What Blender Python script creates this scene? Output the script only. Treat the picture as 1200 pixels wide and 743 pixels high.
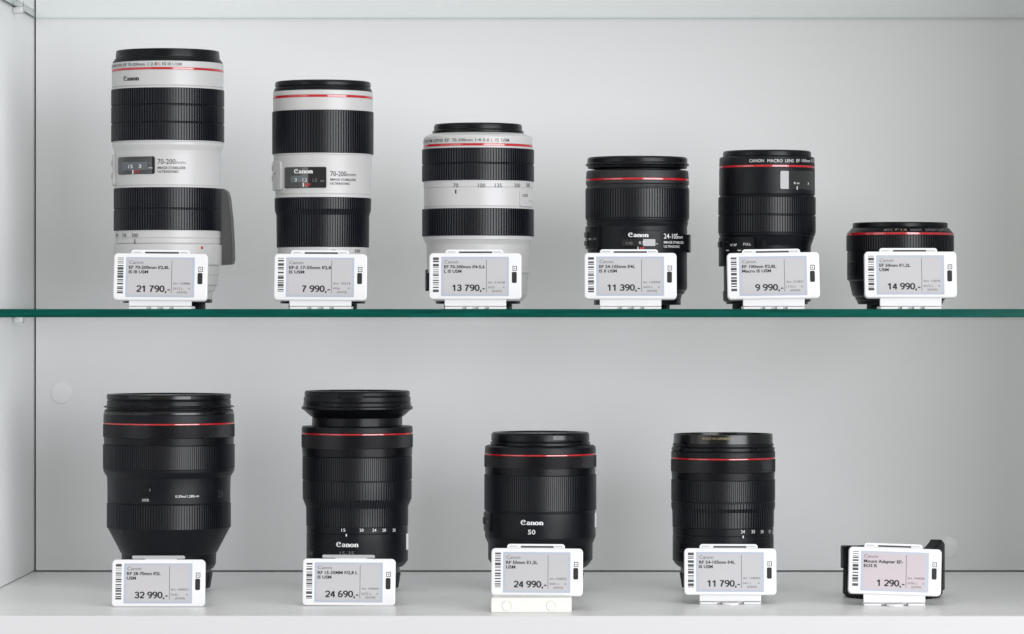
import bpy, math, random
from mathutils import Vector

for o in list(bpy.data.objects):
    bpy.data.objects.remove(o)
SC = bpy.context.scene
COL = SC.collection
random.seed(7)
PI = math.pi

# ------------------------------------------------------------------ camera
F_PX, DIST = 4440.0, 3.0          # focal length in photo pixels, camera to lens row
ZC = 0.2192                       # eye height above the bottom shelf
CX0, CY0 = 650.0, 367.0           # vanishing point in the photograph (1200 x 743)
cam_d = bpy.data.cameras.new('camera')
cam = bpy.data.objects.new('camera', cam_d)
COL.objects.link(cam)
cam.location = (0, -DIST, ZC)
cam.rotation_euler = (PI / 2, 0, 0)
cam_d.sensor_fit = 'HORIZONTAL'
cam_d.sensor_width = 36.0
cam_d.lens = F_PX / 1200 * 36.0
cam_d.shift_x = -(CX0 - 600) / 1200
cam_d.shift_y = -(371.5 - CY0) / 1200
cam_d.clip_start = 0.05
cam_d.clip_end = 50
SC.camera = cam

# ------------------------------------------------------------------ light
world = bpy.data.worlds.new('World')
SC.world = world
world.use_nodes = True
bg = world.node_tree.nodes['Background']
bg.inputs['Color'].default_value = (1.0, 0.98, 0.93, 1)
bg.inputs['Strength'].default_value = 0.35

def area_light(name, loc, target, sx, sy, power, color):
    d = bpy.data.lights.new(name, 'AREA')
    d.shape = 'RECTANGLE'
    d.size, d.size_y = sx, sy
    d.energy = power
    d.color = color
    o = bpy.data.objects.new(name, d)
    COL.objects.link(o)
    o.location = loc
    o.rotation_euler = (Vector(target) - Vector(loc)).to_track_quat('-Z', 'Y').to_euler()
    return o

# tall window-like softbox to the right of the camera, seen as the strip of light on every barrel
area_light('softbox_light', (2.47, -3.5, ZC + 0.36), (1.9075, -2.673, ZC + 0.28), 3.56, 2.0, 172.0, (0.955, 0.965, 1.0))
# ceiling panel of the room, in front of the cabinet
area_light('ceiling_light', (0.2, -2.2, 2.7), (0.0, 0.1, 0.2), 3.0, 1.6, 29.0, (1.0, 0.985, 0.96))
# weaker one far to the left
area_light('fill_light', (-2.1, -1.9, ZC + 0.3), (0.1, 0.2, ZC + 0.1), 1.4, 1.6, 11.0, (0.97, 0.98, 1.0))

SC.view_settings.view_transform = 'Standard'
SC.view_settings.look = 'None'
SC.view_settings.exposure = 0.0
SC.view_settings.gamma = 1.0
SC.view_settings.use_curve_mapping = False
SC.render.engine = 'CYCLES'
SC.cycles.max_bounces = 10
SC.cycles.transparent_max_bounces = 16
SC.render.resolution_x, SC.render.resolution_y = 1024, 634

# ------------------------------------------------------------------ materials
MATS = {}

def mat(name, color, rough=0.5, metal=0.0, bump=0.0, bump_scale=1500, var=0.0, var_scale=(60, 60, 60), spec=0.5, coat=0.0, rough_var=0.0):
    m = bpy.data.materials.new(name)
    m.use_nodes = True
    nt = m.node_tree
    p = nt.nodes['Principled BSDF']
    p.inputs['Base Color'].default_value = (*color, 1)
    p.inputs['Roughness'].default_value = rough
    p.inputs['Metallic'].default_value = metal
    p.inputs['Specular IOR Level'].default_value = spec
    p.inputs['Coat Weight'].default_value = coat
    tc = nt.nodes.new('ShaderNodeTexCoord')
    if var > 0 or rough_var > 0:
        mp = nt.nodes.new('ShaderNodeMapping')
        mp.inputs['Scale'].default_value = var_scale
        nt.links.new(tc.outputs['Object'], mp.inputs['Vector'])
        n = nt.nodes.new('ShaderNodeTexNoise')
        n.inputs['Scale'].default_value = 1.0
        n.inputs['Detail'].default_value = 4
        nt.links.new(mp.outputs['Vector'], n.inputs['Vector'])
        if var > 0:
            mr = nt.nodes.new('ShaderNodeMapRange')
            mr.inputs['From Min'].default_value = 0.25
            mr.inputs['From Max'].default_value = 0.75
            mr.inputs['To Min'].default_value = 1 - var
            mr.inputs['To Max'].default_value = 1 + var
            nt.links.new(n.outputs['Fac'], mr.inputs['Value'])
            mx = nt.nodes.new('ShaderNodeVectorMath')
            mx.operation = 'SCALE'
            mx.inputs[0].default_value = color
            nt.links.new(mr.outputs['Result'], mx.inputs['Scale'])
            nt.links.new(mx.outputs['Vector'], p.inputs['Base Color'])
        if rough_var > 0:
            m2 = nt.nodes.new('ShaderNodeMapRange')
            m2.inputs['From Min'].default_value = 0.3
            m2.inputs['From Max'].default_value = 0.7
            m2.inputs['To Min'].default_value = max(0.02, rough - rough_var)
            m2.inputs['To Max'].default_value = rough + rough_var
            nt.links.new(n.outputs['Fac'], m2.inputs['Value'])
            nt.links.new(m2.outputs['Result'], p.inputs['Roughness'])
    if bump > 0:
        nb = nt.nodes.new('ShaderNodeTexNoise')
        nb.inputs['Scale'].default_value = bump_scale
        nb.inputs['Detail'].default_value = 2
        nt.links.new(tc.outputs['Object'], nb.inputs['Vector'])
        b = nt.nodes.new('ShaderNodeBump')
        b.inputs['Strength'].default_value = bump
        b.inputs['Distance'].default_value = 0.0003
        nt.links.new(nb.outputs['Fac'], b.inputs['Height'])
        nt.links.new(b.outputs['Normal'], p.inputs['Normal'])
    MATS[name] = m
    return m

mat('laminate', (0.88, 0.88, 0.885), 0.45, bump=0.10, bump_scale=900, var=0.006, var_scale=(9, 9, 420), rough_var=0.05)
mat('laminate_side', (0.88, 0.88, 0.88), 0.36, bump=0.08, bump_scale=900, var=0.012, var_scale=(300, 9, 9), rough_var=0.05)
mat('laminate_floor', (0.88, 0.88, 0.88), 0.34, bump=0.10, bump_scale=900, var=0.012, var_scale=(9, 420, 9), rough_var=0.06)
mat('laminate_edge', (0.66, 0.66, 0.67), 0.4, bump=0.05, bump_scale=500, var=0.008)
mat('gap_shade', (0.06, 0.06, 0.065), 0.8)  # shade in the panel seams, put in as a dark colour
mat('white_cap', (0.93, 0.93, 0.945), 0.32, bump=0.05)
mat('black_plastic', (0.0046, 0.0052, 0.0078), 0.36, bump=0.30, bump_scale=2200, var=0.12, var_scale=(90, 90, 90), rough_var=0.05, spec=0.22)
mat('black_crinkle', (0.0058, 0.006, 0.0072), 0.42, bump=0.9, bump_scale=1500, spec=0.55)
mat('black_satin', (0.0040, 0.0043, 0.0058), 0.31, bump=0.08, bump_scale=1200, rough_var=0.06, var_scale=(120, 120, 120), spec=0.22)
mat('black_gloss', (0.003, 0.003, 0.0035), 0.22, rough_var=0.04, var_scale=(120, 120, 120))
mat('rubber', (0.0056, 0.0064, 0.0100), 0.35, bump=0.2, bump_scale=2500, var=0.15, var_scale=(140, 140, 40), spec=0.42)
mat('rubber_white_lens', (0.0056, 0.0066, 0.0112), 0.35, bump=0.2, bump_scale=2500, var=0.15, var_scale=(140, 140, 40), spec=0.42)
mat('knurl', (0.0055, 0.0058, 0.0075), 0.30, spec=0.5)
mat('lens_white', (0.54, 0.535, 0.535), 0.36, bump=0.12, bump_scale=1800, var=0.015, var_scale=(60, 60, 60), rough_var=0.04)
mat('lens_white_dark', (0.40, 0.40, 0.40), 0.4)
mat('foot_grey', (0.062, 0.062, 0.062), 0.5, bump=0.2)
mat('red', (0.48, 0.012, 0.02), 0.12, spec=1.0)
mat('metal', (0.55, 0.55, 0.55), 0.3, metal=1.0)
mat('dark_metal', (0.10, 0.10, 0.105), 0.35, metal=0.8)
mat('window_glass', (0.006, 0.006, 0.007), 0.06, spec=1.0)
mat('lcd', (0.10, 0.115, 0.13), 0.2)
mat('ink_black', (0.006, 0.006, 0.007), 0.6)
mat('ink_grey', (0.055, 0.055, 0.06), 0.6)
mat('ink_dim', (0.16, 0.16, 0.17), 0.6)
mat('ink_faint', (0.045, 0.045, 0.05), 0.6)
mat('ink_white', (0.75, 0.75, 0.75), 0.5)
mat('ink_gold', (0.28, 0.23, 0.12), 0.5)
mat('ink_red', (0.5, 0.02, 0.03), 0.5)
mat('tag_white', (0.76, 0.76, 0.77), 0.34, bump=0.04, var=0.01)
mat('tag_clear', (0.78, 0.79, 0.80), 0.22)
mat('tag_bezel', (0.42, 0.46, 0.54), 0.3)
mat('eink', (0.475, 0.465, 0.482), 0.42, var=0.012, var_scale=(400, 400, 400))
mat('eink_pink', (0.50, 0.445, 0.472), 0.42, var=0.012, var_scale=(400, 400, 400))
mat('tag_cream', (0.74, 0.74, 0.705), 0.4, bump=0.05)
mat('bar_grey', (0.42, 0.42, 0.43), 0.3)
mat('slot_shade', (0.05, 0.05, 0.06), 0.6)  # shade inside the holder slot, given as a dark colour
mat('glass_edge', (0.0, 0.068, 0.052), 0.15, var=0.35, var_scale=(30, 14, 500), spec=0.2)
mat('glass_edge_pale', (0.16, 0.28, 0.26), 0.12, var=0.1, var_scale=(10, 10, 200), spec=0.4)
mat('clear_clip', (0.72, 0.74, 0.74), 0.2)

def glass_face_material():
    m = bpy.data.materials.new('glass_face')
    m.use_nodes = True
    nt = m.node_tree
    for n in list(nt.nodes):
        nt.nodes.remove(n)
    out = nt.nodes.new('ShaderNodeOutputMaterial')
    geo = nt.nodes.new('ShaderNodeNewGeometry')
    dot = nt.nodes.new('ShaderNodeVectorMath'); dot.operation = 'DOT_PRODUCT'
    nt.links.new(geo.outputs['Normal'], dot.inputs[0])
    nt.links.new(geo.outputs['Incoming'], dot.inputs[1])
    a = nt.nodes.new('ShaderNodeMath'); a.operation = 'ABSOLUTE'
    nt.links.new(dot.outputs['Value'], a.inputs[0])
    s = nt.nodes.new('ShaderNodeMath'); s.operation = 'SUBTRACT'; s.inputs[0].default_value = 1.0
    nt.links.new(a.outputs[0], s.inputs[1])
    p5 = nt.nodes.new('ShaderNodeMath'); p5.operation = 'POWER'; p5.inputs[1].default_value = 5.0
    nt.links.new(s.outputs[0], p5.inputs[0])
    ma = nt.nodes.new('ShaderNodeMath'); ma.operation = 'MULTIPLY_ADD'
    ma.inputs[1].default_value = 0.955; ma.inputs[2].default_value = 0.042
    nt.links.new(p5.outputs[0], ma.inputs[0])
    tr = nt.nodes.new('ShaderNodeBsdfTransparent')
    tr.inputs['Color'].default_value = (0.967, 0.982, 0.979, 1)
    gl = nt.nodes.new('ShaderNodeBsdfGlossy')
    gl.inputs['Roughness'].default_value = 0.02
    gl.inputs['Color'].default_value = (0.95, 0.98, 0.97, 1)
    mix = nt.nodes.new('ShaderNodeMixShader')
    inv = nt.nodes.new('ShaderNodeMath'); inv.operation = 'SUBTRACT'; inv.inputs[0].default_value = 1.0
    nt.links.new(geo.outputs['Backfacing'], inv.inputs[1])
    fr = nt.nodes.new('ShaderNodeMath'); fr.operation = 'MULTIPLY'
    nt.links.new(ma.outputs[0], fr.inputs[0]); nt.links.new(inv.outputs[0], fr.inputs[1])
    nt.links.new(fr.outputs[0], mix.inputs[0])
    nt.links.new(tr.outputs[0], mix.inputs[1])
    nt.links.new(gl.outputs[0], mix.inputs[2])
    nt.links.new(mix.outputs[0], out.inputs['Surface'])
    MATS['glass_face'] = m
glass_face_material()

# ------------------------------------------------------------------ mesh helpers
def link_mesh(name, verts, faces, mats, parent=None, smooth=0.6, face_mats=None, loc=None):
    me = bpy.data.meshes.new(name)
    me.from_pydata([tuple(v) for v in verts], [], faces)
    if isinstance(mats, str):
        mats = [mats]
    for k in mats:
        me.materials.append(MATS[k])
    if face_mats:
        me.polygons.foreach_set('material_index', face_mats)
    me.update()
    if smooth:
        me.polygons.foreach_set('use_smooth', [True] * len(me.polygons))
        me.set_sharp_from_angle(angle=smooth)
    return link_data(name, me, parent, loc)

def link_data(name, me, parent=None, loc=None):
    o = bpy.data.objects.new(name, me)
    COL.objects.link(o)
    if parent:
        o.parent = parent
    if loc:
        o.location = loc
    return o

def tag(o, label=None, category=None, group=None, kind=None):
    if label: o['label'] = label
    if category: o['category'] = category
    if group: o['group'] = group
    if kind: o['kind'] = kind
    return o

def empty(name, loc, rz=0.0):
    o = bpy.data.objects.new(name, None)
    o.empty_display_size = 0.02
    COL.objects.link(o)
    o.location = loc
    o.rotation_euler = (0, 0, rz)
    return o

class Mesh:
    def __init__(self):
        self.v, self.f = [], []
    def add(self, v, f):
        b = len(self.v)
        self.v += [tuple(p) for p in v]
        self.f += [tuple(i + b for i in q) for q in f]
        return self
    def box(self, x0, x1, y0, y1, z0, z1, c=0.0):
        if c <= 0:
            v = [(x0, y0, z0), (x1, y0, z0), (x1, y1, z0), (x0, y1, z0), (x0, y0, z1), (x1, y0, z1), (x1, y1, z1), (x0, y1, z1)]
            f = [(0, 3, 2, 1), (4, 5, 6, 7), (0, 1, 5, 4), (1, 2, 6, 5), (2, 3, 7, 6), (3, 0, 4, 7)]
            return self.add(v, f)
        w, h = x1 - x0, z1 - z0
        m = Mesh().rprism(w, h, y1 - y0, c, c, 2)
        return self.add([(p[0] + (x0 + x1) / 2, p[1] + y0, p[2] + z0) for p in m.v], m.f)
    def rprism(self, w, h, d, r, ch, n=5):
        """rounded rectangle w x h standing in XZ (z from 0), front at y=0, back at y=d, edges chamfered by ch"""
        def ring(inset, y):
            pts = []
            rr = max(r - inset, 0.00002)
            for cx, cz, a0 in ((w / 2 - r, r, -PI / 2), (w / 2 - r, h - r, 0), (-w / 2 + r, h - r, PI / 2), (-w / 2 + r, r, PI)):
                for i in range(n + 1):
                    a = a0 + PI / 2 * i / n
                    pts.append((cx + rr * math.cos(a), y, cz + rr * math.sin(a)))
            return pts
        k = 4 * (n + 1)
        rings = [ring(ch, 0), ring(ch * 0.3, ch * 0.3), ring(0, ch), ring(0, d - ch), ring(ch, d)]
        v = [p for q in rings for p in q]
        f = [tuple(range(k))]
        for a in range(len(rings) - 1):
            for i in range(k):
                j = (i + 1) % k
                f.append((a * k + i, (a + 1) * k + i, (a + 1) * k + j, a * k + j))
        f.append(tuple(reversed(range((len(rings) - 1) * k, len(rings) * k))))
        return self.add(v, f)
    def obj(self, name, m, parent=None, smooth=0.28, loc=None):
        return link_mesh(name, self.v, self.f, m, parent, smooth, None, loc)

def chamfer_profile(pts, c):
    out = [pts[0]]
    for i in range(1, len(pts) - 1):
        a, b, d = Vector(pts[i - 1]), Vector(pts[i]), Vector(pts[i + 1])
        u, w = (a - b), (d - b)
        if u.length < 1e-7 or w.length < 1e-7:
            continue
        ang = u.angle(w)
        if ang > 2.85:
            out.append(tuple(b)); continue
        k = min(c, 0.4 * u.length, 0.4 * w.length)
        p, q = b + u.normalized() * k, b + w.normalized() * k
        out += [tuple(p), tuple((p + q) * 0.25 + b * 0.5), tuple(q)]
    out.append(pts[-1])
    return out

def lathe(prof, seg=120, ribs=0, depth=0.0, cut=None):
    """prof: list of (r, z) from top to bottom. ribs: count of ridges, points flagged in cut keep full radius"""
    if ribs:
        ang, low = [], []
        for k in range(ribs):
            for fr, l in ((0.0, 0), (0.46, 0), (0.55, 1), (0.91, 1)):
                ang.append(2 * PI * (k + fr) / ribs); low.append(l)
    else:
        ang = [2 * PI * k / seg for k in range(seg)]; low = [0] * seg
    n = len(ang)
    v, f = [], []
    for i, (r, z) in enumerate(prof):
        keep = cut and cut[i]
        for a, l in zip(ang, low):
            rr = r - (depth if (l and not keep) else 0)
            rr = max(rr, 0.0)
            v.append((rr * math.sin(a), -rr * math.cos(a), z))
    for i in range(len(prof) - 1):
        for j in range(n):
            k = (j + 1) % n
            a, b, c, d = i * n + j, i * n + k, (i + 1) * n + k, (i + 1) * n + j
            if prof[i][0] <= 1e-6:
                f.append((a, d, c))
            elif prof[i + 1][0] <= 1e-6:
                f.append((a, d, b))
            else:
                f.append((a, d, c, b))
    return v, f

# ------------------------------------------------------------------ lettering
_text_cache = {}
def text_mesh(s, bold=0.0, spacing=1.0):
    """flat glyph triangles normalised to cap height 1, starting at x=0; returns verts2d, faces, width"""
    key = (s, bold, spacing)
    if key in _text_cache:
        return _text_cache[key]
    cu = bpy.data.curves.new('glyphs', 'FONT')
    cu.body = s
    cu.size = 1.0
    cu.offset = bold
    cu.space_character = spacing
    cu.resolution_u = 2
    ob = bpy.data.objects.new('glyphs', cu)
    COL.objects.link(ob)
    dg = bpy.context.evaluated_depsgraph_get()
    me = bpy.data.meshes.new_from_object(ob.evaluated_get(dg))
    v = [(p.co.x, p.co.y) for p in me.vertices]
    f = [tuple(p.vertices) for p in me.polygons]
    bpy.data.objects.remove(ob); bpy.data.curves.remove(cu); bpy.data.meshes.remove(me)
    cap = 0.73
    x0 = min(p[0] for p in v); x1 = max(p[0] for p in v)
    v = [((x - x0) / cap, y / cap) for x, y in v]
    _text_cache[key] = (v, f, (x1 - x0) / cap)
    return _text_cache[key]

def nib_strokes(strokes, a=0.125, b=0.055):
    """strokes of a broad pen: thick where the path runs upright, thin where it runs level"""
    v, f, lay = [], [], []
    for si, path in enumerate(strokes):
        base = len(v)
        n = len(path)
        for i, (x, y) in enumerate(path):
            p0, p1 = path[max(i - 1, 0)], path[min(i + 1, n - 1)]
            tx, ty = p1[0] - p0[0], p1[1] - p0[1]
            l = math.hypot(tx, ty) or 1
            nx, ny = -ty / l, tx / l
            w = math.hypot(a * nx, b * ny)
            v += [(x + nx * w, y + ny * w), (x - nx * w, y - ny * w)]
            lay += [si, si]
        for i in range(n - 1):
            q = base + 2 * i
            f.append((q, q + 1, q + 3, q + 2))
    return v, f, lay

_DIG = None
def digit_glyphs():
    """upright sans numerals drawn as even strokes, height 1"""
    A = arc
    g = {}
    g['0'] = [A(0.29, 0.5, 0.22, 0.43, 90, 450, 24)]
    g['1'] = [[(0.08, 0.70), (0.20, 0.77), (0.29, 0.90), (0.33, 0.97), (0.33, 0.0)]]
    g['2'] = [A(0.29, 0.68, 0.215, 0.25, 165, -20, 12) + [(0.40, 0.42), (0.20, 0.24), (0.08, 0.09)], [(0.04, 0.075), (0.53, 0.075)]]
    g['3'] = [A(0.28, 0.715, 0.19, 0.215, 160, -75, 12) + [(0.20, 0.51)], A(0.28, 0.285, 0.215, 0.23, 80, -165, 14)]
    g['4'] = [[(0.41, 0.0), (0.41, 0.93)], [(0.38, 0.90), (0.07, 0.30)], [(0.03, 0.285), (0.55, 0.285)]]
    g['5'] = [[(0.51, 0.92), (0.15, 0.92)], [(0.155, 0.95), (0.09, 0.48)], A(0.275, 0.31, 0.225, 0.24, 140, -160, 16)]
    g['6'] = [A(0.29, 0.30, 0.215, 0.24, 0, 360, 20), A(0.36, 0.42, 0.28, 0.51, 170, 75, 10)]
    g['7'] = [[(0.05, 0.91), (0.53, 0.91)], [(0.50, 0.89), (0.33, 0.62), (0.24, 0.32), (0.20, 0.0)]]
    g['8'] = [A(0.29, 0.72, 0.185, 0.205, 0, 360, 18), A(0.29, 0.28, 0.22, 0.225, 0, 360, 20)]
    g['9'] = [A(0.29, 0.70, 0.215, 0.24, 0, 360, 20), A(0.22, 0.58, 0.28, 0.51, -10, -105, 10)]
    g[','] = [[(0.12, 0.14), (0.12, 0.0), (0.08, -0.14)]]
    g['-'] = [[(0.04, 0.34), (0.34, 0.34)]]
    return g
def price_mesh(s):
    """bold numerals for the prices; returns verts2d, faces, width, layer per vertex"""
    global _DIG
    _DIG = _DIG or digit_glyphs()
    x, st = 0.0, []
    for c in s:
        if c == ' ':
            x += 0.30; continue
        st += [[(x + px, py) for px, py in path] for path in _DIG[c]]
        x += {',': 0.27, '-': 0.38}.get(c, 0.60)
    v, f, lay = nib_strokes(st, 0.090, 0.088)
    return v, f, x, [l % 4 for l in lay]

def arc(cx, cy, rx, ry, a0, a1, n=14):
    return [(cx + rx * math.cos(math.radians(a0 + (a1 - a0) * i / n)), cy + ry * math.sin(math.radians(a0 + (a1 - a0) * i / n))) for i in range(n + 1)]

def wordmark():
    st = []
    st.append(arc(0.46, 0.5, 0.36, 0.46, 52, 318, 22))                    # C
    st.append([(0.70, 0.86), (0.66, 0.72), (0.55, 0.62), (0.42, 0.56)])   # its inner barb
    x = 0.98
    st.append([(x + 0.04, 0.52)] + arc(x + 0.22, 0.46, 0.18, 0.18, 120, 0, 8) + [(x + 0.40, 0.12), (x + 0.52, 0.06)])
    st.append(arc(x + 0.22, 0.20, 0.17, 0.16, 90, 350, 14))               # a
    def n_at(x):
        st.append([(x + 0.02, 0.63), (x + 0.12, 0.60), (x + 0.12, 0.02)])
        st.append([(x + 0.14, 0.48)] + arc(x + 0.32, 0.44, 0.17, 0.18, 130, 0, 8) + [(x + 0.49, 0.02)])
        st.append([(x - 0.01, 0.03), (x + 0.25, 0.03)])
        st.append([(x + 0.36, 0.03), (x + 0.62, 0.03)])
    n_at(1.60)
    st.append(arc(2.56, 0.325, 0.23, 0.29, 0, 360, 22))                   # o
    n_at(2.95)
    v, f, lay = nib_strokes(st)
    x0 = min(p[0] for p in v); x1 = max(p[0] for p in v)
    v = [(px - x0, py) for px, py in v]
    return v, f, x1 - x0, lay
WORD = wordmark()

# ------------------------------------------------------------------ lens builder
S = F_PX / DIST                     # photo pixels per metre on the lens row
def zs(y): return ZC + (CY0 - y) / S
def zf(y, R, th): return ZC + (CY0 - y) * (DIST - R * math.cos(th)) / F_PX

class Lens:
    def __init__(self, name, cx, label, base_z, category='camera lens'):
        self.cx = cx
        self.x = (cx - CX0) / S
        self.z0 = base_z
        self.root = empty(name, (self.x, 0, base_z))
        tag(self.root, label, category)
    def prof(self, pts, c=0.0004, lip=0.004, close_top=False, close_bottom=False):
        p = [(r / S, zs(y) - self.z0) for y, r in pts]
        first = (0.0, p[0][1]) if close_top else (max(p[0][0] - lip, 0.0005), p[0][1])
        last = (0.0, p[-1][1]) if close_bottom else (max(p[-1][0] - lip, 0.0005), p[-1][1])
        return chamfer_profile([first] + p + [last], c)
    def ring(self, name, pts, m, c=0.0004, lip=0.004, top=False, bottom=False, parent=None, seg=120):
        v, f = lathe(self.prof(pts, c, lip, top, bottom), seg)
        return link_mesh(name, v, f, m, parent or self.root, 0.2)
    def grip(self, name, pts, n, m='rubber', depth=0.0007, breaks=(), parent=None, c=0.0004, rim=0):
        """ribbed rubber ring; breaks are y positions where the ridges are cut through"""
        full = []
        pts = list(pts)
        for k in range(len(pts) - 1):
            full.append(pts[k])
            for b in breaks:
                if pts[k][0] < b < pts[k + 1][0]:
                    t = (b - pts[k][0]) / (pts[k + 1][0] - pts[k][0])
                    r = pts[k][1] + t * (pts[k + 1][1] - pts[k][1])
                    full += [(b - 0.85, r), (b - 0.6, r - 1.1), (b + 0.6, r - 1.1), (b + 0.85, r)]
        full.append(pts[-1])
        pr = self.prof(full, c)
        v, f = lathe(pr, ribs=n, depth=depth)
        return link_mesh(name, v, f, m, parent or self.root, 0.25)
    def knurl(self, name, y0, y1, r, pitch=0.00235, depth=0.00055, m='knurl'):
        R = r / S
        zt, zb = zs(y0) - self.z0, zs(y1) - self.z0
        nd = int(round(2 * PI * R / pitch))
        na = nd * 4
        nz = max(8, int(round((zt - zb) / pitch * 4)))
        v, f = [], []
        def g(t):
            t = abs((t % 1.0) - 0.5) * 2          # 0 in groove, 1 on ridge
            return min(1.0, t * 2.0)
        rows = [(R - 0.003, zt, None), (R - 0.0006, zt, None)] + [(R, zt + (zb - zt) * (i + 0.5) / nz, i) for i in range(nz)] + [(R - 0.0006, zb, None), (R - 0.003, zb, None)]
        for rr, z, i in rows:
            for j in range(na):
                a = 2 * PI * j / na
                q = rr
                if i is not None:
                    u, w = j / 4.0, i / 4.0
                    h = min(g(u + w), g(u - w))
                    q = rr - depth * (1 - h)
                v.append((q * math.sin(a), -q * math.cos(a), z))
        for i in range(len(rows) - 1):
            for j in range(na):
                k = (j + 1) % na
                f.append((i * na + j, (i + 1) * na + j, (i + 1) * na + k, i * na + k))
        return link_mesh(name, v, f, m, self.root, 0)
    def th(self, x, r):
        return math.asin(max(-1, min(1, (x - self.cx) / r)))
    def panel(self, name, t0, t1, ya, yb, r, proud, m, parent=None, rnd=0.0012, smooth=0.25):
        """curved plate on the barrel between angles t0..t1 (radians) and photo rows ya..yb"""
        R = r / S
        tm = (t0 + t1) / 2
        z1, z0 = zf(ya, R, tm) - self.z0, zf(yb, R, tm) - self.z0
        w = (t1 - t0) * R
        rnd = min(rnd, w * 0.3, (z1 - z0) * 0.3)
        cols = []
        nc = 4
        xs = [rnd * (1 - math.cos(PI / 2 * i / nc)) for i in range(nc + 1)]
        mid = max(2, int(w / 0.0015))
        for i in range(nc + 1):
            cols.append((xs[i], rnd * (1 - math.sin(math.acos(max(0, 1 - xs[i] / rnd)))) if rnd > 0 else 0))
        for i in range(1, mid):
            cols.append((rnd + (w - 2 * rnd) * i / mid, 0))
        for i in range(nc, -1, -1):
            cols.append((w - xs[i], rnd * (1 - math.sin(math.acos(max(0, 1 - xs[i] / rnd)))) if rnd > 0 else 0))
        v, f = [], []
        ch = min(0.0004, proud * 0.5)
        Rb, Rt = R - 0.002, R + proud
        n = len(cols)
        for (dx, cut) in cols:
            a = t0 + dx / R
            for rr, zz in ((Rb, z0 + cut), (Rt - ch, z0 + cut), (Rt, z0 + cut + ch), (Rt, z1 - cut - ch), (Rt - ch, z1 - cut), (Rb, z1 - cut)):
                v.append((rr * math.sin(a), -rr * math.cos(a), zz))
        for i in range(n - 1):
            for k in range(5):
                a = i * 6 + k
                f.append((a, a + 6, a + 7, a + 1))
        f.append((0, 1, 2, 3, 4, 5))
        f.append(tuple((n - 1) * 6 + k for k in (5, 4, 3, 2, 1, 0)))
        return link_mesh(name, v, f, m, parent or self.root, smooth)
    def write(self, s, x0, x1, y, h, r, m, bold=0.0, proud=0.00012, parent=None, t0=None, t1=None, flip=False, name='lettering', side=False):
        """print text on the barrel between photo columns x0..x1, centred on row y, cap height h pixels"""
        R = r / S
        if t0 is None:
            t0, t1 = self.th(x0, r), self.th(x1, r)
        lay = None
        if s == '@wordmark':
            v2, f, w, lay = WORD
        else:
            v2, f, w = text_mesh(s, bold)
        tm = (t0 + t1) / 2
        H = h / S
        zc = (zs(y) if side else zf(y, R, tm)) - self.z0 - H / 2
        Rt = R + proud
        v = []
        for i, (x, yy) in enumerate(v2):
            u = x / w
            if flip:
                u, yy = 1 - u, 1 - yy
            a = t0 + (t1 - t0) * u
            rr = Rt + (0.000012 * lay[i] if lay else 0)
            v.append((rr * math.sin(a), -rr * math.cos(a), zc + yy * H))
        return link_mesh(name, v, f, m, parent or self.root, 0)
    def cap(self, pts, m='black_satin', inset=True, name='front_cap'):
        """snap-on front cap: rim plus a slightly recessed disc"""
        y0, r0 = pts[0]
        p = [(r / S, zs(y) - self.z0) for y, r in pts]
        zt = p[0][1]
        top = [(0.0, zt - 0.0012), (p[0][0] - 0.0050, zt - 0.0012), (p[0][0] - 0.0042, zt)] if inset else [(0.0, zt)]
        last = (p[-1][0] - 0.006, p[-1][1])
        v, f = lathe(chamfer_profile(top + p + [last], 0.0005), 120)
        return link_mesh(name, v, f, m, self.root, 0.2)
    def base(self, y_top, r_flange, r_cap, flange_h=4, m_cap='black_plastic', bayonet=True):
        """mount flange and the cap the lens stands on"""
        yb = CY0 + (ZC - self.z0) * S
        self.ring('mount_flange', [(y_top, r_flange), (y_top + flange_h, r_flange)], 'black_satin', bottom=True)
        v, f = lathe(self.prof([(y_top + flange_h, r_cap), (yb, r_cap)], 0.0004, 0.004, False, True), ribs=48, depth=0.0008)
        link_mesh('rear_cap', v, f, m_cap, self.root, 0.45)

GZ = 0.2222          # top of the glass shelf
D = math.radians

# ------------------------------------------------------------------ the cabinet
YF, YB = -0.258, 0.212              # front edge of the shelves, face of the back panel
XL, XR = -0.4412, 0.444
ZTOP = 0.86

def board(name, x0, x1, y0, y1, z0, z1, m, c=0.0008):
    """board with eased edges on all sides"""
    v, f = [], []
    for zz, i in ((z0, c), (z0 + c, 0), (z1 - c, 0), (z1, c)):
        v += [(x0 + i, y0 + i, zz), (x1 - i, y0 + i, zz), (x1 - i, y1 - i, zz), (x0 + i, y1 - i, zz)]
    f.append((3, 2, 1, 0))
    for a in range(3):
        for k in range(4):
            j = (k + 1) % 4
            f.append((a * 4 + k, a * 4 + j, a * 4 + 4 + j, a * 4 + 4 + k))
    f.append((12, 13, 14, 15))
    o = link_mesh(name, v, f, m, None, 0)
    tag(o, kind='structure')
    return o

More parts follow.
